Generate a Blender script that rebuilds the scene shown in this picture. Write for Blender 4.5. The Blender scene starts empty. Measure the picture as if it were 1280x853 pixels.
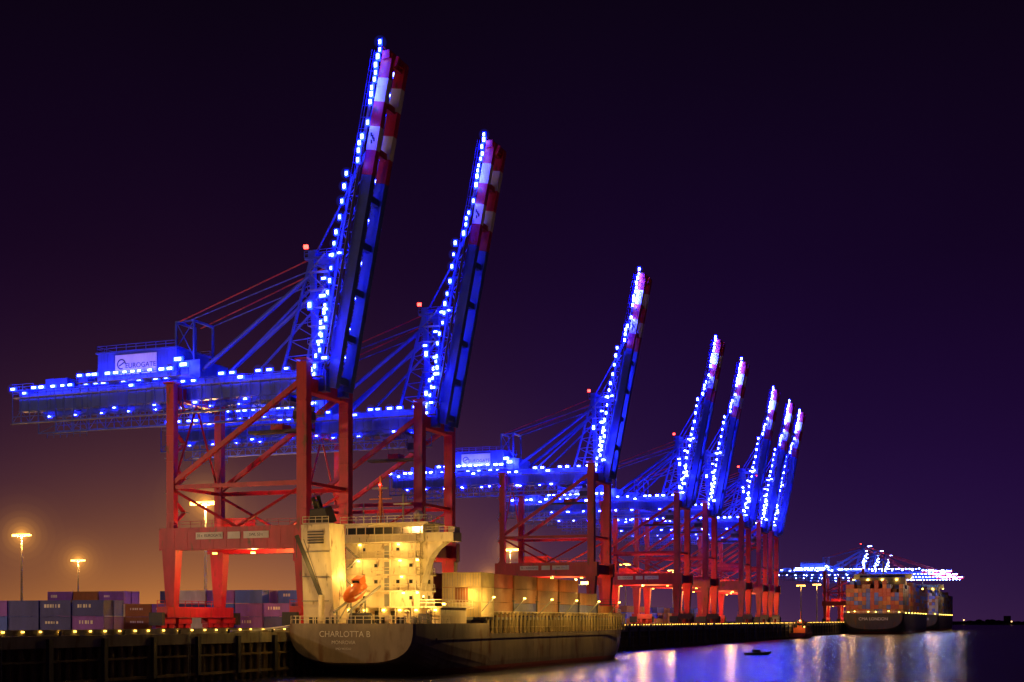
import bpy, math, random
from mathutils import Vector, Matrix
random.seed(7)
scene=bpy.context.scene
R=math.radians
TH=R(21.2)
# ------------------------------------------------------------ helpers
def link(o):
    scene.collection.objects.link(o); return o
class MB:
    def __init__(s): s.v=[];s.f=[];s.m=[]
    def quadbox(s,pts,mat):
        b=len(s.v); s.v+= [tuple(p) for p in pts]
        for f in ((0,3,2,1),(4,5,6,7),(0,1,5,4),(1,2,6,5),(2,3,7,6),(3,0,4,7)):
            s.f.append(tuple(b+i for i in f)); s.m.append(mat)
    def box(s,x0,x1,y0,y1,z0,z1,mat):
        s.quadbox([(x0,y0,z0),(x1,y0,z0),(x1,y1,z0),(x0,y1,z0),(x0,y0,z1),(x1,y0,z1),(x1,y1,z1),(x0,y1,z1)],mat)
    def cb(s,c,sz,mat):
        s.box(c[0]-sz[0]/2,c[0]+sz[0]/2,c[1]-sz[1]/2,c[1]+sz[1]/2,c[2]-sz[2]/2,c[2]+sz[2]/2,mat)
    def beam(s,p1,p2,w,h,mat,w2=None,h2=None):
        p1=Vector(p1);p2=Vector(p2);d=(p2-p1).normalized()
        up=Vector((0,0,1)) if abs(d.z)<0.95 else Vector((1,0,0))
        side=d.cross(up).normalized(); u=side.cross(d).normalized()
        if w2 is None:w2=w
        if h2 is None:h2=h
        P=[]
        for p,a,b in ((p1,w,h),(p2,w2,h2)):
            P+=[p-side*a/2-u*b/2,p+side*a/2-u*b/2,p+side*a/2+u*b/2,p-side*a/2+u*b/2]
        s.quadbox(P,mat)
    def tube(s,p1,p2,r,mat,n=8,r2=None):
        p1=Vector(p1);p2=Vector(p2);d=(p2-p1).normalized()
        up=Vector((0,0,1)) if abs(d.z)<0.95 else Vector((1,0,0))
        a=d.cross(up).normalized();c=a.cross(d).normalized()
        if r2 is None:r2=r
        b=len(s.v)
        for p,rr in ((p1,r),(p2,r2)):
            for i in range(n):
                t=2*math.pi*i/n
                s.v.append(tuple(p+a*rr*math.cos(t)+c*rr*math.sin(t)))
        for i in range(n):
            j=(i+1)%n
            s.f.append((b+i,b+j,b+n+j,b+n+i));s.m.append(mat)
        s.f.append(tuple(b+i for i in range(n-1,-1,-1)));s.m.append(mat)
        s.f.append(tuple(b+n+i for i in range(n)));s.m.append(mat)
    def ell(s,c,r,mat,nu=14,nv=9):
        b=len(s.v)
        s.v.append((c[0],c[1],c[2]+r[2]))
        for j in range(1,nv):
            ph=math.pi*j/nv
            for i in range(nu):
                t=2*math.pi*i/nu
                s.v.append((c[0]+r[0]*math.sin(ph)*math.cos(t),c[1]+r[1]*math.sin(ph)*math.sin(t),c[2]+r[2]*math.cos(ph)))
        s.v.append((c[0],c[1],c[2]-r[2]));e=len(s.v)-1
        for i in range(nu):
            k=(i+1)%nu
            s.f.append((b,b+1+i,b+1+k));s.m.append(mat)
            s.f.append((e,e-nu+k,e-nu+i));s.m.append(mat)
        for j in range(nv-2):
            for i in range(nu):
                k=(i+1)%nu
                s.f.append((b+1+j*nu+i,b+1+(j+1)*nu+i,b+1+(j+1)*nu+k,b+1+j*nu+k));s.m.append(mat)
    def poly(s,pts,mat):
        b=len(s.v); s.v+=[tuple(p) for p in pts]; s.f.append(tuple(range(b,b+len(pts))));s.m.append(mat)
    def rail(s,p1,p2,mat,h=1.1,step=2.0,th=.09):
        p1=Vector(p1);p2=Vector(p2);L=(p2-p1).length;n=max(1,int(L/step))
        Z=Vector((0,0,1))
        for k in (h,h*.55): s.beam(p1+Z*k,p2+Z*k,th,th,mat)
        for i in range(n+1):
            q=p1.lerp(p2,i/n); s.beam(q,q+Z*h,th,th,mat)
    def mesh(s,name,mats):
        me=bpy.data.meshes.new(name); me.from_pydata(s.v,[],s.f)
        for m in mats: me.materials.append(m)
        me.polygons.foreach_set('material_index',s.m); me.update(); return me
    def obj(s,name,mats,parent=None,loc=(0,0,0)):
        o=link(bpy.data.objects.new(name,s.mesh(name,mats))); o.location=loc
        if parent: o.parent=parent
        return o
def empty(name,loc=(0,0,0)):
    o=link(bpy.data.objects.new(name,None)); o.location=loc; return o
def paint(name,col,rough=.5,metal=0,var=.35,scale=.6,rust=0.0,bump=.0,ribs=None):
    m=bpy.data.materials.new(name);m.use_nodes=True;nt=m.node_tree;N=nt.nodes;L=nt.links
    b=N['Principled BSDF'];b.inputs['Roughness'].default_value=rough;b.inputs['Metallic'].default_value=metal
    tc=N.new('ShaderNodeTexCoord')
    no=N.new('ShaderNodeTexNoise');no.inputs['Scale'].default_value=scale;no.inputs['Detail'].default_value=8;no.inputs['Roughness'].default_value=.65
    mp=N.new('ShaderNodeMapping');mp.inputs['Scale'].default_value=(1,1,.35)
    L.new(tc.outputs['Object'],mp.inputs[0]);L.new(mp.outputs[0],no.inputs['Vector'])
    r=N.new('ShaderNodeValToRGB');e=r.color_ramp.elements
    e[0].position=.3;e[1].position=.7
    e[0].color=(*[c*(1-var) for c in col],1);e[1].color=(*[min(1,c*(1+var*.5)) for c in col],1)
    L.new(no.outputs[0],r.inputs[0]); out=r.outputs[0]
    if rust>0:
        n2=N.new('ShaderNodeTexNoise');n2.inputs['Scale'].default_value=scale*2.3;n2.inputs['Detail'].default_value=10
        L.new(mp.outputs[0],n2.inputs['Vector'])
        r2=N.new('ShaderNodeValToRGB');r2.color_ramp.elements[0].position=.62-rust*.2;r2.color_ramp.elements[1].position=.72
        L.new(n2.outputs[0],r2.inputs[0])
        mx=N.new('ShaderNodeMixRGB');mx.inputs[2].default_value=(.12,.05,.02,1)
        L.new(r2.outputs[0],mx.inputs[0]);L.new(out,mx.inputs[1]);out=mx.outputs[0]
    L.new(out,b.inputs['Base Color'])
    if ribs or bump:
        bp=N.new('ShaderNodeBump')
        if ribs:
            w=N.new('ShaderNodeTexWave');w.bands_direction='DIAGONAL';w.inputs['Scale'].default_value=ribs
            L.new(tc.outputs['Object'],w.inputs[0]);L.new(w.outputs[1],bp.inputs['Height']);bp.inputs['Strength'].default_value=.5;bp.inputs['Distance'].default_value=.05
        else:
            L.new(no.outputs[0],bp.inputs['Height']);bp.inputs['Strength'].default_value=bump;bp.inputs['Distance'].default_value=.2
        L.new(bp.outputs[0],b.inputs['Normal'])
    return m
def emit(name,col,st):
    m=bpy.data.materials.new(name);m.use_nodes=True;nt=m.node_tree
    b=nt.nodes['Principled BSDF'];b.inputs['Base Color'].default_value=(.1,.1,.1,1)
    b.inputs['Emission Color'].default_value=(*col,1);b.inputs['Emission Strength'].default_value=st
    return m
def point(name,loc,col,power,parent=None,rad=.4):
    l=bpy.data.lights.new(name,'POINT');l.color=col;l.energy=power;l.shadow_soft_size=rad
    o=link(bpy.data.objects.new(name,l));o.location=loc
    if parent:o.parent=parent
    return o
def text(name,body,size,loc,rot,mat,parent=None,ext=.01):
    c=bpy.data.curves.new(name,'FONT');c.body=body;c.size=size;c.align_x='CENTER';c.align_y='CENTER';c.extrude=ext
    c.materials.append(mat);o=link(bpy.data.objects.new(name,c));o.location=loc;o.rotation_euler=rot
    if parent:o.parent=parent
    return o
# ------------------------------------------------------------ materials
RED=paint('crane_red_paint',(.56,.020,.055),.45,rust=.15,scale=.4)
BLU=paint('crane_blue_paint',(.05,.09,.55),.45,scale=.4)
WHT=paint('white_paint',(.78,.78,.78),.5,var=.2)
DRK=paint('dark_steel',(.05,.05,.06),.6)
GRY=paint('galvanised_steel',(.25,.26,.28),.5)
LENS=emit('blue_lamp_lens',(.001,.005,1.0),46)
CORE=emit('blue_lamp_core',(.40,.55,1.0),14)
LENSM=emit('blue_lamp_lens_strong',(.001,.003,1.0),110)
COREM=emit('blue_lamp_core_strong',(.40,.55,1.0),45)
LENSF=emit('blue_lamp_lens_bright',(.10,.18,1.0),55)
COREF=emit('blue_lamp_core_bright',(.65,.75,1.0),80)
REDL=emit('red_beacon',(1,.03,.02),14)
SOD=emit('sodium_lamp',(1,.46,.06),15)
SODS=emit('small_sodium_lamp',(1,.52,.07),8)
WRM=emit('warm_deck_lamp',(1,.62,.09),20)
GLS=paint('dark_glass',(.02,.025,.03),.08)
CM=[RED,BLU,WHT,DRK,GRY,LENS,CORE,REDL,SODS]
cR,cB,cW,cD,cG,cL,cC,cRL,cS=range(9)
SODC=(1,.47,.11)
def volmat(name,col,st):
    m=bpy.data.materials.new(name);m.use_nodes=True;nt=m.node_tree;nt.nodes.clear()
    o_=nt.nodes.new('ShaderNodeOutputMaterial');e_=nt.nodes.new('ShaderNodeEmission');e_.inputs[0].default_value=(*col,1);e_.inputs[1].default_value=st
    nt.links.new(e_.outputs[0],o_.inputs['Volume']);return m
bloom_m=volmat('blue_lamp_bloom',(.012,.05,1),.06)  # emissive volume imitating bloom around the blue lamps
# ------------------------------------------------------------ crane
HP=[]
def lamp(m,c,big=1.0,vert=False):
    r=random.uniform(.78,1.2)*big
    w,h=(1.2*r,.52*r)
    if vert:w,h=.6*r,1.1*r
    m.cb(c,(w,.3,h),cL); m.cb((c[0],c[1],c[2]),(w*.64,.44,h*.58),cC)
    m.cb((c[0],c[1]+.05,c[2]-h*.5-.16),(.12,.12,.3),cD)
    HP.append(Vector(c))
def drop(z): return z-1.6*max(0,min(1,(z-20)/20))
def crane_mesh(name,up=True):
    HP.clear()
    m=MB(); LX=-26.7
    for y in (-7.5,7.5):
        m.beam((0,y,15),(0,y,47.6),1.75,1.9,cR)
        m.beam((LX,y,15),(LX,y,45.4),1.35,1.5,cR)
        for x in (0,LX):
            m.beam((x,y,3.2),(x,y,14.6),1.4,1.5,cR,2.1,2.9)
            m.cb((x,y,48 if x==0 else 45.6),(2.3,2.3,.3),cR)
        m.box(LX-2.1,1.9,y-.95,y+.95,14.3,18.2,cR)
        m.beam((LX,y,26),(0,y,26),.7,.8,cR)
        m.beam((LX,y,26.6),(0,y,44.8),.75,.85,cR)
        m.tube((LX,y,25.6),(-13.4,y,18.2),.27,cR);m.tube((0,y,25.6),(-13.4,y,18.2),.27,cR)
        m.rail((LX,y-.9,18.2),(0,y-.9,18.2),cR,1.1,2.2)
        for k in range(10): m.box(LX+1+k*2.7,LX+1.12+k*2.7,y-1.0,y+1.0,14.35,18.15,cR)
        for z in (21,31,36,41):
            for x,w in ((0,1.0),(LX,.8)): m.cb((x,y,z),(w*1.85,w*2.1,.16),cR)
    for x,w in ((0,1.9),(LX,1.5)):
        m.box(x-w/2,x+w/2,-6.5,6.5,42.6,45,cR)
        m.box(x-w/2+.1,x+w/2-.1,-6.5,6.5,15,17.6,cR)
        m.box(x-1.1,x+1.1,-10.5,10.5,2.4,4.3,cR)
        for s in (-1,1):
            for k,yy in enumerate((4.6,9.6)):
                m.box(x-.8,x+.8,s*yy-2.0,s*yy+2.0,1.3,2.35,cR)
                for q in (-1.1,1.1):
                    m.box(x-.6,x+.6,s*yy+q-.8,s*yy+q+.8,.55,1.28,cR)
                    for g in (-.45,.45): m.tube((x-.3,s*yy+q+g,.42),(x+.3,s*yy+q+g,.42),.4,cD,10)
        m.box(x-1.4,x+1.4,-12.4,-11.6,1,3.3,cD);m.box(x-1.4,x+1.4,11.6,12.4,1,3.3,cD)
        m.rail((x-1.0,-10.5,4.3),(x-1.0,10.5,4.3),cR,1.1,2)
        m.box(x-.35,x+.35,-6.7,6.7,25.7,26.3,cR)
    m.tube((LX,-6.8,27),(LX,0,42.6),.2,cR);m.tube((LX,6.8,27),(LX,0,42.6),.2,cR)
    m.box(LX+3,LX+9,2,5.5,18.3,20.6,cR)
    z=18.2;k=0
    while z<42:
        a=-6.2 if k%2==0 else -1.5;b=-1.5 if k%2==0 else -6.2
        m.beam((LX-1.6,a,z),(LX-1.6,b,z+3.4),.8,.18,cR);m.beam((LX-2.1,a,z+1),(LX-2.1,b,z+4.4),.08,.08,cG)
        m.box(LX-2.2,LX-1,b-.6,b+.6,z+3.35,z+3.47,cG);z+=3.4;k+=1
    X0=-63.5;X1=2.4
    for y in (-3.4,3.4):
        m.box(X0,X1,y-.8,y+.8,43.2,46.6,cB)
        m.box(X0,X1,y-1.0,y+1.0,46.6,46.75,cB)
        m.box(X0,X1,y-1.0,y+1.0,43.05,43.2,cB)
        for k in range(23):m.box(X0+1.5+k*2.85,X0+1.62+k*2.85,y-.88,y+.88,43.25,46.55,cB)
    for x in [X0+.7,-55,-45,-36,-20,-12,-4]:
        m.box(x-.4,x+.4,-2.6,2.6,43.6,46.2,cB)
    for s in (-1,1):
        y=s*5.3
        m.box(X0,X1,y-.7,y+.7,45.3,45.45,cG)
        m.rail((X0,s*5.95,45.45),(X1,s*5.95,45.45),cB,1.2,1.9,.1)
        yy=s*6.0
        m.beam((X0,yy,40.6),(X1-6,yy,40.6),.26,.26,cB);m.beam((X0,yy,41.8),(X1-6,yy,41.8),.12,.12,cB)
        n=30
        for k in range(n+1):
            x=X0+(X1-6-X0)*k/n
            m.beam((x,yy,40.6),(x,yy,45.3),.14,.14,cB)
            if k<n:
                x2=X0+(X1-6-X0)*(k+1)/n
                if k%2==0:m.beam((x,yy,40.6),(x2,yy,43),.1,.1,cB)
                else:m.beam((x,yy,43),(x2,yy,40.6),.1,.1,cB)
        m.box(X0,X1-6,yy-.5 if s<0 else yy-.1,yy+.1 if s<0 else yy+.5,40.35,40.45,cG)
    m.box(X0-1,X0+4,-5,5,46.8,47,cB);m.rail((X0-1,-5,47),(X0+4,-5,47),cB);m.rail((X0-1,-5,47),(X0-1,5,47),cB)
    m.box(X0+6,X0+11,-4,2,46.8,48.9,cB);m.box(X0+14,X0+16,-4.5,-2,46.8,49.2,cB)
    for x in (X0+6,X0+10,X0+14,X0+17): m.beam((x,-5.9,38.3),(x,-5.9,43),.16,.16,cB)
    m.beam((X0+6,-5.9,38.3),(X0+17,-5.9,38.3),.2,.2,cB);m.beam((X0+6,-5.9,38.3),(X0+12,-5.9,40.6),.12,.12,cB);m.beam((X0+17,-5.9,38.3),(X0+12,-5.9,40.6),.12,.12,cB)
    m.rail((X0+8,-5.9,37.2),(X0+17,-5.9,37.2),cB,1.2,1.5)
    hx0,hx1=-44.6,-27.4
    m.box(hx0,hx1,-5.2,5.2,47.2,52.4,cB);m.box(hx0-.3,hx1+.3,-5.5,5.5,52.4,52.7,cB)
    for k in range(12): m.box(hx0+.7+k*1.45,hx0+.78+k*1.45,-5.28,-5.2,47.3,52.3,cB)
    m.box(hx1-2.0,hx1-1.0,-5.3,-5.2,47.3,49.6,cD)
    m.rail((hx0,-5.4,52.7),(hx1,-5.4,52.7),cB);m.rail((hx0,5.4,52.7),(hx1,5.4,52.7),cB);m.rail((hx0,-5.4,52.7),(hx0,5.4,52.7),cB)
    m.box(hx0-3,hx1+4,-7.4,-5.6,46.9,47.05,cG);m.rail((hx0-3,-7.4,47.05),(hx1+4,-7.4,47.05),cB)
    m.box(hx1+.4,hx1+4.5,-4.5,4.5,47,50.2,cB)
    for x in (-29,-25.2):
        for y in (-3,3): m.beam((x,y,46.8),(x,y,57.6),.35,.35,cB)
        m.beam((x,-3,57.6),(x,3,57.6),.4,.4,cB)
    m.beam((-29,-3,57.6),(-25.2,-3,57.6),.3,.3,cB);m.beam((-29,-3,52.8),(-25.2,-3,57.6),.15,.15,cB);m.beam((-25.2,-3,51),(-29,-3,57.6),.15,.15,cB)
    AX=-1.0;AZ=67
    for y in (-3.6,3.6):
        m.beam((.2,y,46.8),(AX,y*.8,AZ),.8,1.0,cB)
        m.beam((-6.5,y,46.8),(AX-.4,y*.8,AZ-1),.4,.45,cB)
        for k in range(7):
            a=k/7;b=(k+1)/7
            p=Vector((.2,y,46.8)).lerp(Vector((AX,y*.8,AZ)),a);q=Vector((-6.5,y,46.8)).lerp(Vector((AX-.4,y*.8,AZ-1)),b)
            m.beam(p,q,.14,.14,cB);q2=Vector((-6.5,y,46.8)).lerp(Vector((AX-.4,y*.8,AZ-1)),a);m.beam(p,q2,.14,.14,cB)
        m.tube((AX-.5,y*.8,AZ-3.5),(-25,y,47),.42,cB)
        m.tube((AX-.5,y*.8,AZ-6),(-18,y,47),.24,cB)
        m.tube((AX,y*.8,AZ-.5),(-28,y*.9,57.6),.13,cR);m.tube((AX,y*.8,AZ-2.5),(-26,y*.9,57.6),.12,cB)
    m.box(AX-1,AX+5.6,-3.9,3.9,AZ-.9,AZ-.5,cB);m.rail((AX-1,-3.9,AZ-.5),(AX+5.6,-3.9,AZ-.5),cB)
    m.box(AX-.7,AX+.7,-3.2,3.2,AZ-.5,AZ+.9,cB)
    m.cb((AX-1.2,-3,AZ+1.6),(.7,.5,.6),cRL);m.beam((AX-1.2,-3,AZ),(AX-1.2,-3,AZ+1.4),.1,.1,cD)
    for k in range(6):
        z=48+k*3.1
        m.box(-.6,3.0,-5.2,-3.9,z,z+.1,cG);m.rail((-.6,-5.2,z+.1),(3.0,-5.2,z+.1),cB,1,1.2,.07)
        m.beam((-.4 if k%2 else 2.6,-4.9,z),(2.6 if k%2 else -.4,-4.9,z+3.1),.5,.1,cG)
    H=Vector((2.8,0,43.8)); an=R(79) if up else 0
    a=Vector((math.cos(an),0,math.sin(an)));v=Vector((-math.sin(an),0,math.cos(an)))
    def P(u,w,y): return H+a*u+v*w+Vector((0,y,0))
    LB=57.2; BY=2.55
    segs=[(0,36.6,cB),(36.6,40.8,cR),(40.8,44.8,cW),(44.8,49,cR),(49,53,cW),(53,LB,cR)]
    for y in (-BY,BY):
        for u0,u1,c in segs: m.beam(P(u0+.0,0,y),P(u1,0,y),1.35,1.95,c)
        for k in range(18): m.beam(P(1+k*2,0,y),P(1.12+k*2,0,y),1.45,2.05,cB)
        for k in range(10): m.beam(P(37.5+k*2,0,y),P(37.56+k*2,0,y),1.4,2.0,cR if (37.5+k*2<40.8 or 44.8<37.5+k*2<49 or 37.5+k*2>53) else cW)
        m.beam(P(2,3.1,y),P(36,3.1,y),.35,.35,cB)
        m.beam(P(36,3.1,y),P(41,1.0,y),.3,.3,cB)
        for k in range(11):
            u=2+k*3.1
            m.beam(P(u,1.0,y),P(u,3.1,y),.16,.16,cB)
            m.beam(P(u,1.0,y) if k%2 else P(u,3.1,y),P(u+3.1,3.1,y) if k%2 else P(u+3.1,1.0,y),.14,.14,cB)
        if up:
            m.tube((AX,y*.8,AZ),P(40,1.2,y),.2,cB);m.tube((AX,y*.8,AZ-.8),P(22,4.3,y),.14,cB);m.tube(P(22,4.3,y),P(50,1.2,y),.14,cB)
            m.tube((AX+3,y*.8,AZ-.8),P(12,3.3,y),.12,cB)
        else:
            m.tube((AX,y*.8,AZ),P(50,1.3,y),.25,cR);m.tube((AX,y*.8,AZ-.8),P(26,1.3,y),.25,cR)
    for u in (1.5,9,17,25,33,41,49,56): m.beam(P(u,0,-1.8),P(u,0,1.8),1.0,1.2,cB if u<36 else cR)
    m.beam(P(1,1.3,-3.9),P(LB,1.3,-3.9),.9,.1,cG)
    for w in (1.9,2.4): m.beam(P(1,w,-4.35),P(LB,w,-4.35),.09,.09,cB)
    for k in range(29): m.beam(P(1+k*1.95,1.3,-4.35),P(1+k*1.95,2.4,-4.35),.09,.09,cB)
    m.beam(P(LB-.4,0,-3.7),P(LB-.4,0,3.7),1.4,1.4,cR);m.beam(P(LB,1.4,-3.4),P(LB+1.2,1.4,-3.4),.2,.2,cR);m.beam(P(LB,1.4,3.4),P(LB+1.2,1.4,3.4),.2,.2,cR)
    m.beam(P(LB+1.2,1.4,-3.4),P(LB+1.2,1.4,3.4),.2,.2,cR);m.beam(P(LB-2,-1.4,-2.5),P(LB-.3,-1.8,-2.5),.4,.5,cR)
    for k,(u,w) in enumerate(((43.4,.35),(43.0,0),(42.6,-.3),(42.2,.1))): m.beam(P(u-.35,w,-BY-.70),P(u+.3,w+.15,-BY-.70),.03,.3,cD)
    tx=-9
    m.box(tx-3,tx+3,-4.6,4.6,42.2,42.9,cB);m.box(tx+3.4,tx+6,-1.4,1.6,38.4,41.3,cG);m.box(tx+3.3,tx+6.1,-1.5,1.7,38.9,40.4,cD)
    m.box(tx+4,tx+5,-.5,.5,41.3,42.3,cD)
    m.box(tx-6.1,tx+6.1,-1.2,1.2,36.6,37.1,cD);m.box(tx-1.2,tx+1.2,-1.5,1.5,37.1,38.1,cR)
    for q in (-1.1,1.1):
        for y in (-1,1):m.beam((tx+q,y,38),(tx+q*1.8,y*2,42.2),.06,.06,cD)
    # ---- blue lamps
    x=X0+.3
    while x<1.5:
        if random.random()<.92:
            lamp(m,(x,-6.15,47.0 if random.random()<.8 else 46.1))
        if random.random()<.55: lamp(m,(x+1.0,6.15,47.1),.9)
        x+=random.choice((1.7,2.2,2.7,3.6))
    x=X0+2
    while x<-4:
        lamp(m,(x,2.0,42.9),.7); x+=6.1
    x=-40
    while x<-3: lamp(m,(x,-6.3,42.2),.7);x+=random.uniform(6,11)
    for k in range(11):
        lamp(m,(hx0-2.5+k*2.0+random.uniform(-.6,.6),-7.5,48.3),1.05)
    for c in ((hx1+1.5,-6.8,50.0),(hx1+2.5,-6.6,49.0)): lamp(m,c,1.35)
    for c in [(3.4,-3.9,66.4),(4.9,-3.9,66.6),(2.1,-4.3,62.4)]: lamp(m,c,1.05)
    for k in range(10): lamp(m,(random.uniform(-.5,3.2),-5.4,46.8+k*1.4+random.uniform(-.4,.4)),1.15,vert=k%2==0)
    if up:
        us=[58.2,57.1,55.9,54.6,53.4,52.1,50.9,49.7,48.2,44.9,42.6,41.4,40.2,38.4,36.2,33.9,31.4,28.6,26.1,24.0,22.0,20.1,17.9,15.6,13.4,12.2,10.6,8.8,7.0,5,3.2,1.6]
    else: us=[1+k*2.3 for k in range(25)]
    for i,u in enumerate(us):
        w=.75 if u>44 else (1.4 if u>37 else 2.9)
        q=P(u+random.uniform(-.2,.2),w+random.uniform(-.1,.3),-4.6);lamp(m,q,1.05 if u>37 else .92,vert=up)
        if i%3==1: lamp(m,P(u-1,2.1,4.2),.85,vert=up)
    if not up:
        for k in range(22): lamp(m,P(2+k*2.5,-1.4,-3.9),.8)
    for x in (-22,-14,-5): m.cb((x,-1.2,14.0),(.7,.5,.3),cS)
    m.v=[(p[0],p[1],drop(p[2])) for p in m.v]
    h=MB();acc=[]
    for p in HP:
        q=Vector((p.x,p.y,drop(p.z)))
        if all((q-r).length>1.7 for r in acc): acc.append(q)
    for q in acc:
        near=min([(q-r).length for r in acc if r is not q]+[9])
        rr=min(1.15,near/2-.01); h.ell(q,(rr,rr,rr),0,10,6)  # self-glowing sphere at the lamp stands in for bloom
    return m.mesh(name,CM),h.mesh('lamp_bloom_volume',[bloom_m])
crane_up=crane_mesh('crane_structure',True)
crane_up2=crane_mesh('crane_structure',True)
crane_dn=crane_mesh('crane_structure_boom_down',False)
crane_dn[0].materials[5]=LENSF;crane_dn[0].materials[6]=COREF
def strong(c):
    me=c[0].copy();me.materials[5]=LENSM;me.materials[6]=COREM;return (me,c[1])
crane_s1=strong(crane_up);crane_s2=strong(crane_up2)
DKT=paint('sign_lettering',(.02,.03,.12),.5)
def place_crane(t,me,scz=1,signs=True,warm=3500):
    e=empty('container_gantry_crane',(-117,t,7)); e.scale=(1,1,scz)
    o=link(bpy.data.objects.new('structure',me[0]));o.parent=e
    if scz==1:
        o=link(bpy.data.objects.new('lamp_bloom_volume',me[1]));o.parent=e
    if signs:
        m=MB();m.box(-40.5,-31.5,-5.5,-5.32,46.7,50.3,0);m.box(-21,-15.5,-8.62,-8.5,16.1,17.3,0);m.box(-14.5,-12,-8.62,-8.5,16.1,17.3,0);m.box(-11.3,-6.3,-8.62,-8.5,16.1,17.3,0)
        m.obj('sign_boards',[WHT],e)
        text('sign_lettering','EUROGATE',1.3,(-34.9,-5.54,48.2),(R(90),0,R(0)),DKT,e,.02)
        s=MB();
        for k in range(16):
            a0=2*math.pi*k/20;a1=2*math.pi*(k+1)/20
            s.beam((-39.1+.85*math.cos(a0),-5.53,48.6+.85*math.sin(a0)),(-39.1+.85*math.cos(a1),-5.53,48.6+.85*math.sin(a1)),.03,.24,0)
        s.beam((-39.6,-5.53,48.3),(-38.5,-5.53,48.9),.03,.24,0)
        s.obj('sign_emblem',[DKT],e)
        for x,b in ((-18.2,'35 t  EUROGATE'),(-8.8,'SWL 53 t')):text('plate_lettering',b,.7,(x,-8.64,16.7),(R(90),0,0),DKT,e)
    if warm:
        point('portal_work_light',(-14,-1.2,13.4),SODC,warm,e,.3)
    return e
TS=[211,257.5,370.7,467,510,576,614.6,643]
for i,t in enumerate(TS):
    if i<2: me=crane_up if i%2==0 else crane_up2
    else: me=crane_s1 if i%2==0 else crane_s2
    place_crane(t,me,1,i<4,9000 if i<3 else 14000)
for t in (1000,1075,1150): place_crane(t,crane_dn,.84,False,15000)
# ------------------------------------------------------------ quay, ground, water
CON=paint('quay_concrete',(.30,.28,.20),.85,var=.5,scale=.25,bump=.3,rust=.3)
WOOD=paint('fender_timber',(.17,.13,.06),.85,var=.6,scale=.5,bump=.4)
ASPH=paint('asphalt',(.05,.05,.05),.85,scale=.1)
PNT=paint('yellow_line',(.6,.45,.05),.7)
def quay(t0,t1,px,name):
    e=empty(name)
    m=MB()
    m.box(-px-2.2,-px,t0,t1,5.5,7,0)
    m.box(-px-2.6,-px-1.4,t0,t1,-4,5.49,1)
    m.box(-px-2.0,-px-1.4,t0,t1,7.004,7.75,0)
    t=t0+1
    k=0
    while t<t1:
        dx=random.uniform(-.06,.06)
        m.tube((-px-.55+dx,t,-4),(-px-.55+dx,t,5.5),.36+random.uniform(-.05,.05),1,8)
        m.tube((-px-.75,t+.85,-4),(-px-.75,t+.85,random.uniform(4.2,5.5)),.2,1,6)
        if k%5==0: m.box(-px,-px+.5,t-.4,t+.4,1.0,6.6,2)
        if k%6==0:
            m.tube((-px-.9,t+1.2,7),(-px-.9,t+1.2,7.5),.2,2,8);m.tube((-px-.9,t+1.2,7.5),(-px-.9,t+1.2,7.62),.3,2,8)
        if k%9==4:
            for q in (-.25,.25): m.beam((-px+.15,t+q,.5),(-px+.15,t+q,7.3),.06,.06,3)
            for z in range(12): m.beam((-px+.15,t-.25,.8+z*.55),(-px+.15,t+.25,.8+z*.55),.05,.05,3)
        t+=2.1;k+=1
    m.box(-px-.25,-px+.12,t0,t1,3.7,4.0,1);m.box(-px-.25,-px+.12,t0,t1,1.0,1.4,1)
    m.obj('quay_structure',[CON,WOOD,DRK,GRY],e)
    l=MB();t=t0+2
    while t<t1:
        w=random.uniform(.09,.15)
        l.box(-px-1.38,-px-1.15,t-w,t+w,7.42,7.60,0);t+=3.3+random.uniform(-.4,.4)
    l.obj('quay_edge_lamps',[SODS],e)
    return e
quay(60,693,113,'quay_wall')
quay(765,1500,119,'quay_wall')
g=MB()
g.box(-4000,-115.2,60,690,6.0,6.996,0)
g.box(-4000,-150,690,1500,6.0,6.996,0);g.box(-150.1,-121.3,765,1500,6,6.99,0)
g.obj('ground',[ASPH])
g=MB()
for p in (117,143.7): g.box(-p-.05,-p+.05,62,690,7.0,7.12,0)
for p in (122,127,132,137): g.box(-p-.08,-p+.08,62,690,6.998,7.004,1)
g.obj('crane_rail_track',[GRY,PNT])
wm=bpy.data.materials.new('harbour_water');wm.use_nodes=True;nt=wm.node_tree;N=nt.nodes;L=nt.links;b=N['Principled BSDF']
b.inputs['Base Color'].default_value=(.010,.012,.030,1);b.inputs['Roughness'].default_value=.24;b.inputs['IOR'].default_value=1.40
tc=N.new('ShaderNodeTexCoord');mp=N.new('ShaderNodeMapping');mp.inputs['Rotation'].default_value=(0,0,-TH);mp.inputs['Scale'].default_value=(.06,.26,1)
no=N.new('ShaderNodeTexNoise');no.inputs['Scale'].default_value=1;no.inputs['Detail'].default_value=5
n2=N.new('ShaderNodeTexNoise');n2.inputs['Scale'].default_value=6;n2.inputs['Detail'].default_value=3
ad=N.new('ShaderNodeMath');ad.operation='MULTIPLY_ADD';ad.inputs[1].default_value=.2
bp=N.new('ShaderNodeBump');bp.inputs['Strength'].default_value=.9;bp.inputs['Distance'].default_value=1.1
L.new(tc.outputs['Object'],mp.inputs[0]);L.new(mp.outputs[0],no.inputs['Vector']);L.new(mp.outputs[0],n2.inputs['Vector'])
L.new(n2.outputs[0],ad.inputs[0]);L.new(no.outputs[0],ad.inputs[2]);L.new(ad.outputs[0],bp.inputs['Height']);L.new(bp.outputs[0],b.inputs['Normal'])
w=MB();w.poly([(-5000,-300,0),(5000,-300,0),(5000,6500,0),(-5000,6500,0)],0);w.obj('water',[wm])
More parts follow.
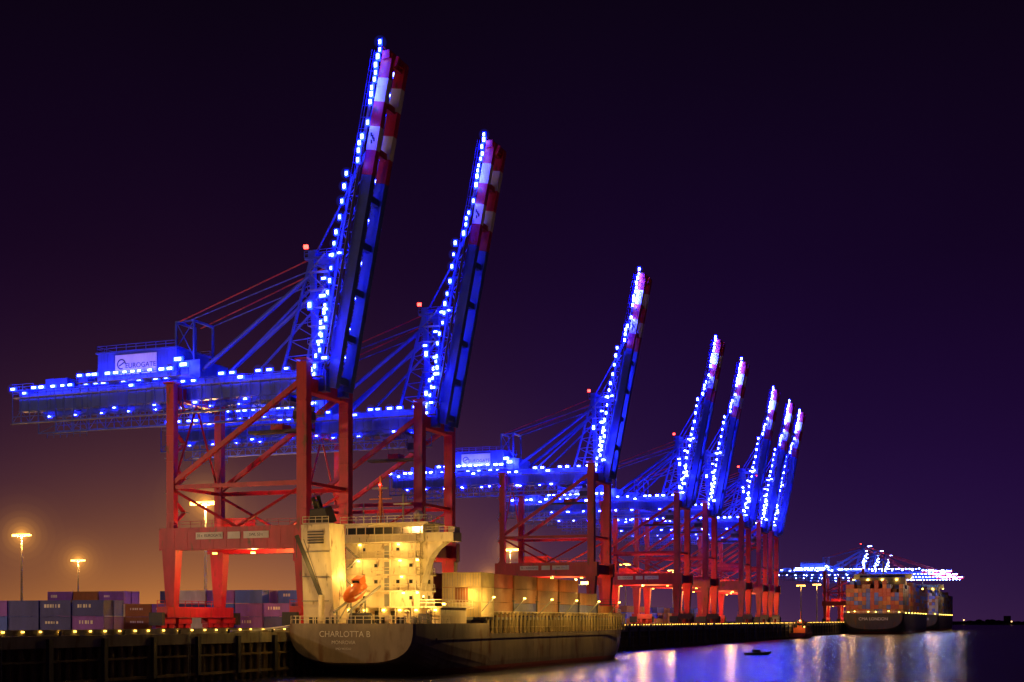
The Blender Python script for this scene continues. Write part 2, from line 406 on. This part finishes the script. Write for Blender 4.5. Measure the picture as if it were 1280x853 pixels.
# ------------------------------------------------------------ hull loft
def hull(m,st,mat,deckmat,n=12):
    rings=[]
    for (y,B,zd,zb,e) in st:
        ring=[]
        for k in range(-n,n+1):
            f=abs(k)/n*math.pi/2;s=1 if k>=0 else -1
            x=s*B*math.sin(f)**(2/e);z=zd-(zd-zb)*max(0,math.cos(f))**(2/e)
            ring.append(len(m.v));m.v.append((x,y,z))
        rings.append(ring)
    for a,b2 in zip(rings,rings[1:]):
        for i in range(len(a)-1):
            m.f.append((a[i],a[i+1],b2[i+1],b2[i]));m.m.append(mat)
        m.f.append((a[0],b2[0],b2[-1],a[-1]));m.m.append(deckmat)
    m.f.append(tuple(reversed(rings[0])));m.m.append(mat)
    m.f.append(tuple(rings[-1]));m.m.append(mat)
def hullmat(name,top,boot,zl):
    m=paint(name,top,.5,var=.45,scale=.22,rust=.35)
    nt=m.node_tree;N=nt.nodes;L=nt.links;b=N['Principled BSDF']
    src=b.inputs['Base Color'].links[0].from_socket
    tc=N.new('ShaderNodeTexCoord');sp=N.new('ShaderNodeSeparateXYZ');L.new(tc.outputs['Object'],sp.inputs[0])
    g=N.new('ShaderNodeMath');g.operation='LESS_THAN';g.inputs[1].default_value=zl;L.new(sp.outputs[2],g.inputs[0])
    mx=N.new('ShaderNodeMixRGB');mx.inputs[2].default_value=(*boot,1);L.new(g.outputs[0],mx.inputs[0]);L.new(src,mx.inputs[1]);L.new(mx.outputs[0],b.inputs['Base Color'])
    return m
HUL=hullmat('ship_hull_paint',(.26,.22,.18),(.26,.05,.03),1.0)
SUP=paint('superstructure_paint',(.74,.66,.50),.5,var=.22,scale=.5,rust=.18)
DECK=paint('deck_paint',(.20,.07,.04),.7)
ORG=paint('lifeboat_orange',(.75,.16,.02),.4,var=.15)
BLK=paint('funnel_black',(.02,.02,.02),.5)
CC=[paint('container_%s'%n,c,.55,var=.3,scale=.5,ribs=9) for n,c in (('blue',(.06,.12,.65)),('navy',(.05,.06,.30)),('red',(.36,.05,.03)),('brown',(.26,.10,.04)),('grey',(.35,.35,.35)),('cream',(.62,.50,.26)),('purple',(.20,.08,.55)),('orange',(.5,.15,.03)),('white',(.7,.7,.75)))]
def container(m,x,y,z,L=6.06,along='y',mat=0,fr=None):
    W=2.42;Hh=2.56
    lx,ly=(W,L) if along=='y' else (L,W)
    m.box(x+.05,x+lx-.05,y+.05,y+ly-.05,z+.08,z+Hh-.06,mat)
    for a in (0,lx-.16):
        for b in (0,ly-.16): m.box(x+a,x+a+.16,y+b,y+b+.16,z,z+Hh,mat)
    m.box(x+.16,x+lx-.16,y,y+.1,z+Hh-.16,z+Hh-.02,mat);m.box(x+.16,x+lx-.16,y,y+.1,z+.02,z+.18,mat)
    m.box(x+lx-.1,x+lx,y+.16,y+ly-.16,z+Hh-.16,z+Hh-.02,mat);m.box(x+lx-.1,x+lx,y+.16,y+ly-.16,z+.02,z+.18,mat)
    if along=='y':
        for q in (.45,.95,1.45,1.95): m.box(x+q,x+q+.05,y-.02,y+.05,z+.2,z+2.4,4)
    else:
        if random.random()<.7:
            n=random.randint(3,7);o=random.uniform(.7,1.4);hh=random.choice((.4,.55))
            for q in range(n): m.box(x+o+q*.55,x+o+q*.55+random.choice((.2,.36,.4)),y-.01,y+.04,z+1.35,z+1.35+hh,8)
# ------------------------------------------------------------ feeder ship
ship=empty('cargo_ship',(-101.2,190.5,0))
m=MB()
st=[(0,10.9,8.4,2.2,3.2),(.6,11.1,8.4,1.9,3.2),(4,11.2,8.4,1.0,3.4),(12,11.25,8.4,-1.0,4),(30,11.25,8.4,-3,6),(31,11.25,6.6,-3,6),(98,11.25,6.6,-3,6),(110,10.6,6.8,-3,3.6),(117,9.4,7.2,-3,2.6),(118,9.2,10.2,-3,2.2),(124,6.8,10.5,-2.5,1.7),(129,4.3,10.8,-1.5,1.4),(132.5,2.2,11.1,2,1.2),(134.6,.3,11.3,6,1.1)]
hull(m,st,0,1)
m.tube((0,131,-2.0),(0,134.5,-1.4),1.6,0,12)
m.beam((11.3,8,5.9),(11.3,108,5.9),.2,.3,0);m.beam((-11.3,8,5.9),(-11.3,108,5.9),.2,.3,0)
m.obj('hull',[HUL,DECK],ship)
text('name_lettering','CHARLOTTA B',1.35,(-1.0,-.06,6.7),(R(90),0,0),WHT,ship)
text('port_lettering','MONROVIA',.8,(-1.2,-.06,5.4),(R(90),0,0),WHT,ship)
text('number_lettering','IMO 9433262',.5,(-1.2,-.06,4.4),(R(90),0,0),WHT,ship)
s=MB() # 0 SUP 1 DRK 2 GLS 3 GRY 4 WRM 5 BLK 6 DECK 7 ORG 8 REDL 9 STAN
s.rail((-10.7,.3,8.4),(10.7,.3,8.4),0,1.2,1.4,.09);s.rail((10.9,.3,8.4),(11,14,8.4),0,1.2,1.4,.09);s.rail((-10.9,.3,8.4),(-11,14,8.4),0,1.2,1.4,.09)
for x in (-8,-5,4,7.5):
    for d in (0,.9): s.tube((x+d,1.6,8.4),(x+d,1.6,9.4),.28,1,10)
s.tube((-1.5,3,9.4),(2,3,9.4),.7,1,12);s.box(-2,2.4,2.4,3.6,8.4,9.0,1)
for c in ((6,6,1.2,1.0),(8.6,9,1.4,1.6),(2.6,8,1,1.3),(9.4,4,.8,1.0),(-5,5,1,1.4)): s.box(c[0]-c[2]/2,c[0]+c[2]/2,c[1]-.6,c[1]+.6,8.4,8.4+c[3],3 if c[0]>5 else 0)
for x in (5,9): s.tube((x,10.5,8.4),(x,10.5,10.2),.3,0,10);s.ell((x,10.3,10.3),(.45,.45,.35),0)
Zs=[8.4,11.2,13.9,16.6,19.3,22.0]
s.box(-10.4,9.2,14.2,25,8.4,11.0,0)
s.box(-10.9,10.4,12.2,25.4,11.0,11.2,0);s.rail((6,12.3,11.2),(10.3,12.3,11.2),0,1.1,1.2,.08);s.rail((10.3,12.3,11.2),(10.3,25,11.2),0,1.1,1.4,.08);s.rail((-10.8,12.3,11.2),(-9,12.3,11.2),0,1.1,1,.08)
for i in range(1,5):
    z0,z1=Zs[i],Zs[i+1]
    s.box(-8.6,5.2,14.6,20,z0,z1-.2,0)
    s.box(-9.6,5.6,12.6,20.2,z1-.2,z1,0)
    s.rail((-9.5,12.7,z1),(5.5,12.7,z1),0,1.1,1.5,.08);s.rail((5.5,12.7,z1),(5.5,20,z1),0,1.1,1.5,.08)
    for x in ((-7.6,-5.2,3.6),(-5.2,-2.9,1.2,3.6),(-7.6,-2.9,3.6),(-5.2,1.2))[i-1]:
        s.box(x-.26,x+.26,14.52,14.6,z0+1.2,z0+1.75,2);s.box(x-.34,x+.34,14.56,14.6,z0+1.12,z0+1.83,3)
    s.box(-1.3,-.4,14.5,14.6,z0+.1,z0+2.1,3)
    for y in (16,18.3): s.box(5.2,5.28,y-.35,y+.35,z0+1.1,z0+1.85,2)
    a,b_=(-8.8,-5.5) if i%2 else (-5.5,-8.8)
    s.beam((a,13.2,z0),(b_,13.2,z1),.8,.15,3);s.beam((a,12.85,z0+1),(b_,12.85,z1+1),.07,.07,0)
    for x in (-9.4,-4.5,0.6,5.3): s.beam((x,12.75,z0),(x,12.75,z1-.2),.14,.14,0)
    for x in (-7.0+i*.3,2.6-i*.3): s.cb((x,14.3,z1-.42),(.36,.3,.2),4)
    if i%2: s.cb((5.45,13.0,z1-.4),(.4,.4,.3),4)
for x in (-9,-6,-2.5,.5,3.5,7):
    s.box(x-.4,x+.4,14.12,14.2,8.5,10.5,3 if int(x)%2 else 1);s.cb((x+1.3,14.0,10.6),(.4,.3,.22),4)
    s.beam((x+1.4,12.3,8.4),(x+1.4,12.3,11),.18,.18,0)
s.box(-8.6,6.0,14.4,20.4,22.0,25.0,0);s.box(-11.2,11.2,14.8,18.2,22.0,22.25,0)
s.box(-11.2,11.2,14.8,14.95,22.25,23.5,0);s.box(11.05,11.2,14.96,18.2,22.25,23.5,0);s.box(-11.2,-11.05,14.96,18.2,22.25,23.5,0)
s.box(-8.4,5.9,14.3,14.4,23.4,24.5,2)
for k in range(9): s.box(-8.2+k*1.7,-8.05+k*1.7,14.24,14.3,23.35,24.55,0)
s.box(-9.4,7,13.8,20.8,25.0,25.25,0);s.rail((-9.3,13.9,25.25),(6.9,13.9,25.25),0,1.1,1.4,.08);s.rail((6.9,13.9,25.25),(6.9,20.7,25.25),0,1.1,1.4,.08)
s.rail((6.1,14.85,23.5),(11.1,14.85,23.5),0,.9,1.2,.08)
s.box(9.9,11.1,15.6,17.8,23.5,24.4,0)
br=[(5.2,22.0),(9.6,22.0),(8.0,20.9),(6.7,19.3),(5.9,17.2),(5.2,14.5)]
n=len(br);b0=len(s.v)
for y in (15.2,17.4): s.v+=[(x,y,z) for x,z in br]
s.f.append(tuple(b0+i for i in range(n)));s.m.append(0);s.f.append(tuple(b0+n+i for i in reversed(range(n))));s.m.append(0)
for i in range(n):
    j=(i+1)%n;s.f.append((b0+i,b0+n+i,b0+n+j,b0+j));s.m.append(0)
s.beam((-8.2,6.8,8.4),(-8.6,6.6,24.6),4.4,5.6,0,5.2,5.2)
for z in (12,16,20): s.box(-10.9,-6.0,3.8,4.0,z,z+.12,3)
for k in range(5): s.box(-9.9,-7.0,3.85,4.02,21.4+k*.45,21.6+k*.45,1)
s.box(-11.0,-6.2,4.2,9.4,24.6,24.8,0);s.beam((-8.6,6.8,24.8),(-8.8,6.2,27.4),2.9,3.6,5,2.3,2.8)
for a,b_,hh in ((-9.3,5.8,29.0),(-8.5,5.5,28.4),(-8.9,6.8,29.4)): s.tube((a,b_,27),(a-.2,b_-.9,hh),.34,5,10)
s.rail((-11,4.2,24.8),(-6.2,4.2,24.8),0,1,1,.08)
s.tube((-6.4,2.2,8.4),(-6.4,2.2,13),.5,0,10);s.beam((-6.4,2.2,12.6),(-10.4,1.2,22.6),.55,.6,1);s.beam((-10.4,1.2,22.6),(-10.4,1.2,19),.08,.08,1);s.beam((-6.4,2.2,13.5),(-9.2,1.4,22),.08,.08,1)
s.beam((-3.6,12.5,14.6),(-3.6,1.2,10.2),.25,.35,3);s.beam((-1.0,12.5,14.6),(-1.0,1.2,10.2),.25,.35,3)
for x in (-3.6,-1.0):
    s.beam((x,2.2,8.4),(x,2.2,10.6),.22,.22,3);s.beam((x,7,8.4),(x,7,12.3),.22,.22,3);s.beam((x,2.2,8.4),(x,7,12.3),.14,.14,3)
b0=len(s.v);s.ell((0,0,0),(1.35,3.6,1.35),7,16,11);s.box(-.75,.75,.8,2.8,.8,1.9,7);s.box(-.6,.6,.76,.8,1.25,1.7,2);s.beam((-1.4,-3,0),(-1.4,3,0),.12,.16,0);s.beam((1.4,-3,0),(1.4,3,0),.12,.16,0)
rot=Matrix.Rotation(R(21),3,'X')
for i in range(b0,len(s.v)):
    q=rot@Vector(s.v[i]);s.v[i]=(q.x-2.3,q.y+6.0,q.z+13.5)
s.beam((-3.5,17.5,25.2),(-3.5,17.5,33.5),.35,.35,7);s.beam((-5.6,17.5,29.6),(-1.4,17.5,29.6),.18,.18,7);s.beam((-5,17.5,31.4),(-2,17.5,31.4),.3,.3,3);s.cb((-3.5,17.2,32),(.3,.3,.3),8)
for k in range(6): s.beam((-3.9,17.5,25.6+k*1.1),(-3.1,17.5,26.4+k*1.1),.1,.1,7)
s.beam((-4.3,17.5,25.2),(-3.5,17.5,31),.12,.12,7);s.beam((-2.7,17.5,25.2),(-3.5,17.5,31),.12,.12,7)
s.beam((.8,17.5,25.2),(.8,17.5,30.5),.25,.25,3);s.beam((-.9,17.2,28.6),(2.5,17.2,28.6),.3,.25,0);s.ell((3.8,17,26.6),(.8,.8,.9),0);s.tube((3.8,17,25.2),(3.8,17,26),.2,0)
s.beam((-7,18,25.2),(-7,18,29),.15,.15,3);s.beam((5.5,16,25.2),(5.5,16,28),.08,.08,3)
s.box(-9.2,9.4,26.5,116,6.6,9.0,1);s.box(-9.6,9.8,26.5,116,9.0,9.5,3)
y=31.5
while y<117:
    s.beam((10.6,y,6.6),(10.6,y,10.4),.26,.3,9);s.beam((9.6,y,9.7),(10.9,y,10.2),.2,.25,9)
    s.box(9.4,9.62,y-.12,y+.12,6.7,9.0,9);y+=2.05
s.beam((10.7,31.5,10.45),(10.7,117,10.45),.25,.14,9);s.beam((10.9,31.2,7.7),(10.9,117,7.7),.07,.07,9)
for y in (33,45.5,58,71,84,97,110):
    for x in (-10,-5,0,5,10): s.beam((x,y,9.5),(x,y,12.6),.2,.2,1)
    s.box(-10.3,10.3,y-.3,y+.3,12.4,12.6,1);s.rail((-10,y-.3,12.6),(10,y-.3,12.6),1,1,2.5,.08)
s.beam((0,112,9.5),(0,112,18.6),.45,.45,0)
for x in (-2.6,-1.7,1.7,2.6): s.cb((x,111.7,17.6),(.7,.45,.6),4)
s.beam((-3,112,17.2),(3,112,17.2),.14,.14,1)
s.rail((9.1,118,10.2),(4.3,129,10.8),0,1.1,1.6,.08);s.rail((4.3,129,10.8),(.3,134,11.2),0,1.1,1.6,.08);s.box(-3,3,119,121,10.3,12,1)
for y in (27,42,57,72,87,102): s.beam((10.2,y,9.4),(13.4,y,12.8),.12,.12,3);s.cb((13.5,y,12.9),(.35,.3,.2),4)  # invented outboard arms and lamps, added to light the hull side
s.cb((9.9,14.0,11.6),(.5,.4,.3),4)
s.obj('superstructure_and_fittings',[SUP,DRK,GLS,GRY,WRM,BLK,DECK,ORG,REDL,paint('stanchion_paint',(.45,.36,.2),.6)],ship)
WC=(1,.55,.11)
for loc,p in (((-5.5,12.9,13.4),160),((1.8,12.9,13.4),160),((-5.5,12.9,18.8),200),((1.8,12.9,18.8),200),((-5.5,12.9,16.1),160),((2,12.9,21.5),160),
              ((-4,7.5,16),900),((3,9.5,12.5),1200),((-1,5.5,21.5),1300),((-6.5,-1.0,18),1100),((8,11,12.5),1100),((9.5,24.5,13.2),1000),((9,10,20.5),500),((0,40,15.5),1100),((0,65,15.5),900),
              ((0,110.5,18),3500),((4,-2.2,11.5),450),((-7,-2.2,11.5),380)):
    point('deck_flood_light',loc,WC,p*1.0,ship,.3)
for y in (27,42,57,72,87,102): point('added_hull_side_fill',(14.2,y,12.2),WC,1400,ship,.3)  # added fill lights that brighten the starboard hull
c=MB()
for z in range(3):
    for k in range(3): 
        container(c,3.9+k*2.46,26.6,9.5+z*2.6,6.06,'y',random.choice((5,5,5,3)))
for k in range(5): container(c,-10.6+k*2.46,26.6,9.5,6.06,'y',3);container(c,-10.6+k*2.46,26.6,12.1,6.06,'y',7 if k%2 else 2);
for k in (3,4): container(c,-10.6+k*2.46,26.6,14.7,6.06,'y',7)
for y in (33.4,46.3,59,71.8,85,97.6):
    for k in range(8):
        hgt=random.choice((1,2,2,3)) if y<80 else random.choice((1,1,2))
        for z in range(hgt): container(c,-9.8+k*2.46,y,9.55+z*2.6,12.1,'y',random.choice((3,1,2,3,1,7,3)))
c.obj('deck_containers',CC,ship)
ml=MB()
for a,b_ in (((-10.9,1,8.2),(-14.3,-13,7.4)),((-10.9,2,8.2),(-14.2,-5,7.4)),((-10.8,.6,8.2),(-14.3,-22,7.4))):
    pr=None
    for k in range(9):
        f=k/8;q=Vector(a).lerp(Vector(b_),f);q.z-=1.0*4*f*(1-f)*.4
        if pr:ml.tube(pr,q,.05,0,5)
        pr=q
ml.obj('mooring_lines',[WHT],ship)
# ------------------------------------------------------------ yard containers
def yard(x0,t0,nx,nt_,hmax,L,pal,minh=1,along='y'):
    m=MB()
    sx,sy=(2.65,L+.35) if along=='y' else (L+.35,2.65)
    for j in range(nt_):
        for i in range(nx):
            h=random.randint(minh,hmax)
            for z in range(h): container(m,x0+i*sx,t0+j*sy,7.004+z*2.6,L,along,random.choice(pal))
    return m.obj('container_stack',CC)
PB=[0,0,1,6,6,6,1]
yard(-196,178,9,2,2,6.06,PB+[0],2,'x');yard(-171.5,175.0,1,1,2,6.06,[8],2);yard(-182.5,175,1,1,2,6.06,[8],2)
yard(-240,205,12,2,2,6.06,PB+[8],2,'x');yard(-190,226,9,3,3,6.06,PB+[8,3],2,'x')
yard(-182,240,9,6,2,12.1,[0,1,3,2,4,5])
for k in range(8): yard(-182,330+k*46,9,3,3,12.1,[1,2,3,0,3])
for k in range(5): yard(-260,220+k*70,9,4,2,12.1,[0,1,6,3])
# ------------------------------------------------------------ light masts
SH=((.07,.40),(.12,.22),(.18,.13),(.26,.085),(.36,.055),(.48,.034),(.62,.020),(.80,.011),(1.0,.005))
hc={}
def bloom_shells(parent,loc,rad):  # nested self-glowing shells imitate bloom around a sodium lamp
    for k,(f,c_) in enumerate(SH):
        if (rad,k) not in hc: hc[(rad,k)]=volmat('sodium_bloom',(1,.40,.05),c_/(2*rad*f)*1.5)
        me=MB();r=rad*f;me.ell((0,0,0),(r,r,r),0,40,24)
        me.obj('lamp_bloom_volume',[hc[(rad,k)]],parent,loc)
def mast(x,t,h,power,bloom_r=0,big=1,col=SODC):
    e=empty('light_mast',(x,t,7));m=MB()
    m.tube((0,0,0),(0,0,h),.42,0,12,.2);m.box(-.7,.7,-.7,.7,0,.6,0)
    m.cb((0,0,h),(4.6*big,.3,.3),0);m.tube((0,0,h-.6),(0,0,h-.3),1.2,0,12)
    for k in range(6):
        q=-2.1+k*.84
        m.cb((q*big,-.35,h-.35),(.66*big,.5,.5*big),1);m.cb((q*big,.35,h-.35),(.62*big,.5,.4),1)
    m.obj('pole_and_heads',[paint('mast_paint',(.45,.42,.36),.5),SOD],e)
    point('sodium_flood',(0,0,h-1.6),col,power,e,.8)
    if bloom_r: bloom_shells(e,(0,0,h-.4),bloom_r)
    return e
mast(-168,250,27.5,60000,14,1.45)
mast(-288,331,28,50000,16,1.3)
mast(-388,481,28,30000,18,1.4)
mast(-174,447,27,40000,14,1.4)
mast(-292,717,27,20000,17,1.4)
mast(-174.5,418,14,9000,0,.9)
mast(-165,560,26,20000);mast(-165,640,26,20000)
mast(-190,118,28,110000,0,1,(1,.62,.36));mast(-150,90,28,120000)
mast(-128,850,24,12000);mast(-128,790,22,6000)
# ------------------------------------------------------------ far container ships
HB=hullmat('container_ship_hull',(.05,.045,.05),(.3,.04,.03),1.5)
def bigship(t,cx,B,L,pal,name_txt,pw=1):
    e=empty('container_ship',(-cx,t,0));m=MB()
    hull(m,[(0,B*.96,13,3,3),(2,B,13,1,3.2),(20,B,13,-4,5),(L*.8,B,13,-4,5),(L*.92,B*.7,14,-3,2),(L*.98,B*.3,16,0,1.4),(L,.4,17,8,1.2)],0,1,10)
    m.obj('hull',[HB,DECK],e)
    text('name_lettering',name_txt,2.6,(0,-.1,9.5),(R(90),0,0),WHT,e)
    c=MB();y=6
    n=int(2*B/2.5)
    while y<L*.86:
        if abs(y-L*.25)>9:
            for i in range(n):
                h=random.randint(5,8) if y<20 else random.randint(6,8)
                for z in range(h):
                    if y<8 or i>n-3 or z>h-3: container(c,-n*2.5/2+i*2.5,y,13.2+z*2.6,12.1,'y',random.choice(pal))
        y+=13.5
    c.obj('deck_containers',CC,e)
    s=MB();yy=L*.25
    s.box(-B*.8,B*.8,yy-5,yy+5,13,38,0);s.box(-B,B,yy-3,yy+3,36,39.5,0);s.box(-B*.78,B*.78,yy-5.1,yy-5,37,38.5,1);s.tube((0,yy,39.5),(0,yy,48),.5,0)
    for k in range(5): s.cb((-B+k*B/2,yy-5.4,35.5),(1,.6,.6),2)
    s.rail((-B,.3,13),(B,.3,13),0,1.4,3,.2)
    for k in range(6): s.cb((-B+2+k*B/3+random.uniform(-2,2),-.2,13.6+random.uniform(0,1)),(.6,.5,.4),2)
    for k in range(8): s.cb((B+.3,10+k*L/10,13.4),(.5,.8,.4),2)
    s.obj('superstructure',[SUP,GLS,WRM],e)
    for x in (-B*.6,B*.6): point('deck_flood_light',(x,-12,29),(1,.55,.28),6500*pw,e,1)
    point('deck_flood_light',(B+14,60,30),(1,.6,.3),8000*pw,e,1)
    return e
bigship(875,97,18.5,230,[2,3,2,2,3,1,7,0],'CMA LONDON')
bigship(1165,94,17,240,[4,3,0,4],'HARBOUR STAR',.6)
# ------------------------------------------------------------ small craft
tg=empty('tugboat',(-109,660,0));m=MB()
hull(m,[(0,4.2,2.6,.4,2.6),(3,4.6,2.4,-1,3),(18,4.6,2.8,-1,3),(24,3,3.6,-.5,2),(27,.4,4.4,1,1.3)],0,1,8)
m.box(-2.8,2.8,8,17,2.5,5.2,2);m.box(-2.2,2.2,10,15.5,5.2,8,2);m.box(-2.25,2.25,9.95,15.55,6.3,7.4,3);m.box(-2.5,2.5,9.6,15.9,8,8.2,2)
m.tube((0,12,8),(0,12,13),.2,2);m.tube((-1.6,8.6,5),(-1.6,8.6,9),.5,4,10);m.tube((1.6,8.6,5),(1.6,8.6,9),.5,4,10)
for q in ((0,9.7,8.6),(-2,9.8,5.5),(2,9.8,5.5)): m.cb(q,(.5,.4,.4),5)
m.obj('hull_and_wheelhouse',[hullmat('tug_hull',(.5,.12,.03),(.1,.02,.02),.5),DECK,ORG,GLS,BLK,WRM],tg)
point('deck_flood_light',(0,3,8),(1,.55,.2),900,tg)
mbt=empty('motorboat',(-70,345,0));mbt.rotation_euler=(0,0,R(-60));m=MB()
hull(m,[(0,1.3,.6,.0,2.6),(4,1.4,.7,-.4,2.6),(6,.9,.8,0,1.6),(7,.1,1.0,.5,1.2)],0,0,8)
m.box(-.7,.7,2,3.8,.7,1.4,0);m.box(-.72,.72,2.2,3.6,1.0,1.3,1);m.tube((0,3,1.4),(0,3,2.2),.04,0)
m.obj('hull_and_cabin',[DRK,GLS],mbt)
# ------------------------------------------------------------ distant shore
ds=empty('distant_shore');m=MB();rr=random.Random(3)
m.box(-300,2500,2600,3400,-1,3,0)
for k in range(900):
    x=rr.uniform(-280,1500);y=rr.uniform(2600,2680);h=rr.uniform(5,17)*(0.6+.4*math.sin(x*.013)+.2*math.sin(x*.05))
    m.ell((x,y,3+max(3,h)*.55),(rr.uniform(3,8),4,max(3,h)*.55),0,6,4)
for k in range(30):
    x=rr.uniform(-250,1400);h=rr.uniform(12,34);w_=rr.uniform(12,50);m.box(x,x+w_,2690,2710,3,3+h,1)
    for q in range(int(w_/6)):
        if rr.random()<.15:m.box(x+2+q*6,x+3.5+q*6,2689.7,2690,h*.5,h*.5+2,2)
for x,h in ((60,66),(140,54),(330,48)): m.tube((x,2700,3),(x,2700,h),2.2,1,8,1.4);m.cb((x,2697,h+1),(2,2,2),3)
for k in range(26): m.cb((rr.uniform(-280,900),2592,rr.uniform(5,9)),(2,1,2),2)
m.obj('shore_trees_and_sheds',[paint('shore_foliage',(.02,.025,.015),.9),paint('shore_buildings',(.08,.07,.06),.8),emit('shore_lamps',(1,.55,.2),4),REDL],ds)
# ------------------------------------------------------------ world
wd=bpy.data.worlds.new('World');scene.world=wd;wd.use_nodes=True;nt=wd.node_tree;N=nt.nodes;L=nt.links
bg=N['Background'];bg.inputs[1].default_value=1.0
tc=N.new('ShaderNodeTexCoord');sep=N.new('ShaderNodeSeparateXYZ');L.new(tc.outputs['Generated'],sep.inputs[0])
def M(op,a,b=None,cl=False):
    n=N.new('ShaderNodeMath');n.operation=op;n.use_clamp=cl
    for i,x in enumerate((a,b)):
        if x is None:continue
        if isinstance(x,(int,float)):n.inputs[i].default_value=x
        else:L.new(x,n.inputs[i])
    return n.outputs[0]
zc=M('MAXIMUM',sep.outputs[2],0.0)
rp=N.new('ShaderNodeValToRGB');cr=rp.color_ramp
zz=M('MULTIPLY',zc,2.0)
cols=[(0,(.013,.0034,.028)),(.2,(.0115,.0022,.028)),(.5,(.0066,.0013,.0140)),(.84,(.0033,.0010,.0055))]
cr.elements[0].position=0;cr.elements[0].color=(*cols[0][1],1);cr.elements[1].position=cols[3][0];cr.elements[1].color=(*cols[3][1],1)
for p,c_ in cols[1:3]:
    e=cr.elements.new(p);e.color=(*c_,1)
L.new(zz,rp.inputs[0])
def lobe(az,sig,h,col):
    a=R(az);sv=(math.cos(a),math.sin(a),0)
    d=N.new('ShaderNodeVectorMath');d.operation='DOT_PRODUCT';L.new(tc.outputs['Generated'],d.inputs[0]);d.inputs[1].default_value=sv
    u=M('DIVIDE',d.outputs['Value'],sig);u2=M('MULTIPLY',u,u);zt=M('DIVIDE',zc,h)
    ex=M('EXPONENT',M('MULTIPLY',M('ADD',u2,zt),-1.0))
    v=N.new('ShaderNodeVectorMath');v.operation='SCALE';v.inputs[0].default_value=col;L.new(ex,v.inputs['Scale']);return v.outputs[0]
acc=rp.outputs[0]
sky=N.new('ShaderNodeTexSky');sky.sky_type='NISHITA';sky.sun_disc=False;sky.sun_elevation=R(-6);sky.sun_rotation=R(200)
sc=N.new('ShaderNodeVectorMath');sc.operation='SCALE';sc.inputs['Scale'].default_value=.002;L.new(sky.outputs[0],sc.inputs[0])
for o in (lobe(34,.19,.050,(.52,.185,.004)),lobe(29,.36,.045,(.085,.030,.006)),lobe(14,.28,.12,(.005,.003,.042)),sc.outputs[0]):
    ad=N.new('ShaderNodeVectorMath');ad.operation='ADD';L.new(acc,ad.inputs[0]);L.new(o,ad.inputs[1]);acc=ad.outputs[0]
cn=N.new('ShaderNodeTexNoise');cn.inputs['Scale'].default_value=2.5;cn.inputs['Detail'].default_value=4
L.new(tc.outputs['Generated'],cn.inputs['Vector'])
f=M('ADD',M('MULTIPLY',cn.outputs[0],.5),.75)
fs=N.new('ShaderNodeVectorMath');fs.operation='SCALE';L.new(acc,fs.inputs[0]);L.new(f,fs.inputs['Scale'])
L.new(fs.outputs[0],bg.inputs[0])
sl=bpy.data.lights.new('moon','SUN');sl.energy=.012;sl.angle=R(.5);sl.color=(.8,.85,1);so=link(bpy.data.objects.new('moon',sl));so.rotation_euler=(R(50),0,R(30))
# ------------------------------------------------------------ camera
cd=bpy.data.cameras.new('camera');cam=link(bpy.data.objects.new('camera',cd));cam.location=(0,0,9)
cam.rotation_euler=(R(90),0,TH);cd.lens=36*1700/1280;cd.sensor_width=36;cd.shift_y=348.5/1280;cd.clip_end=9000;cd.clip_start=.5
scene.camera=cam
scene.view_settings.view_transform='Standard';scene.view_settings.look='None';scene.view_settings.exposure=0
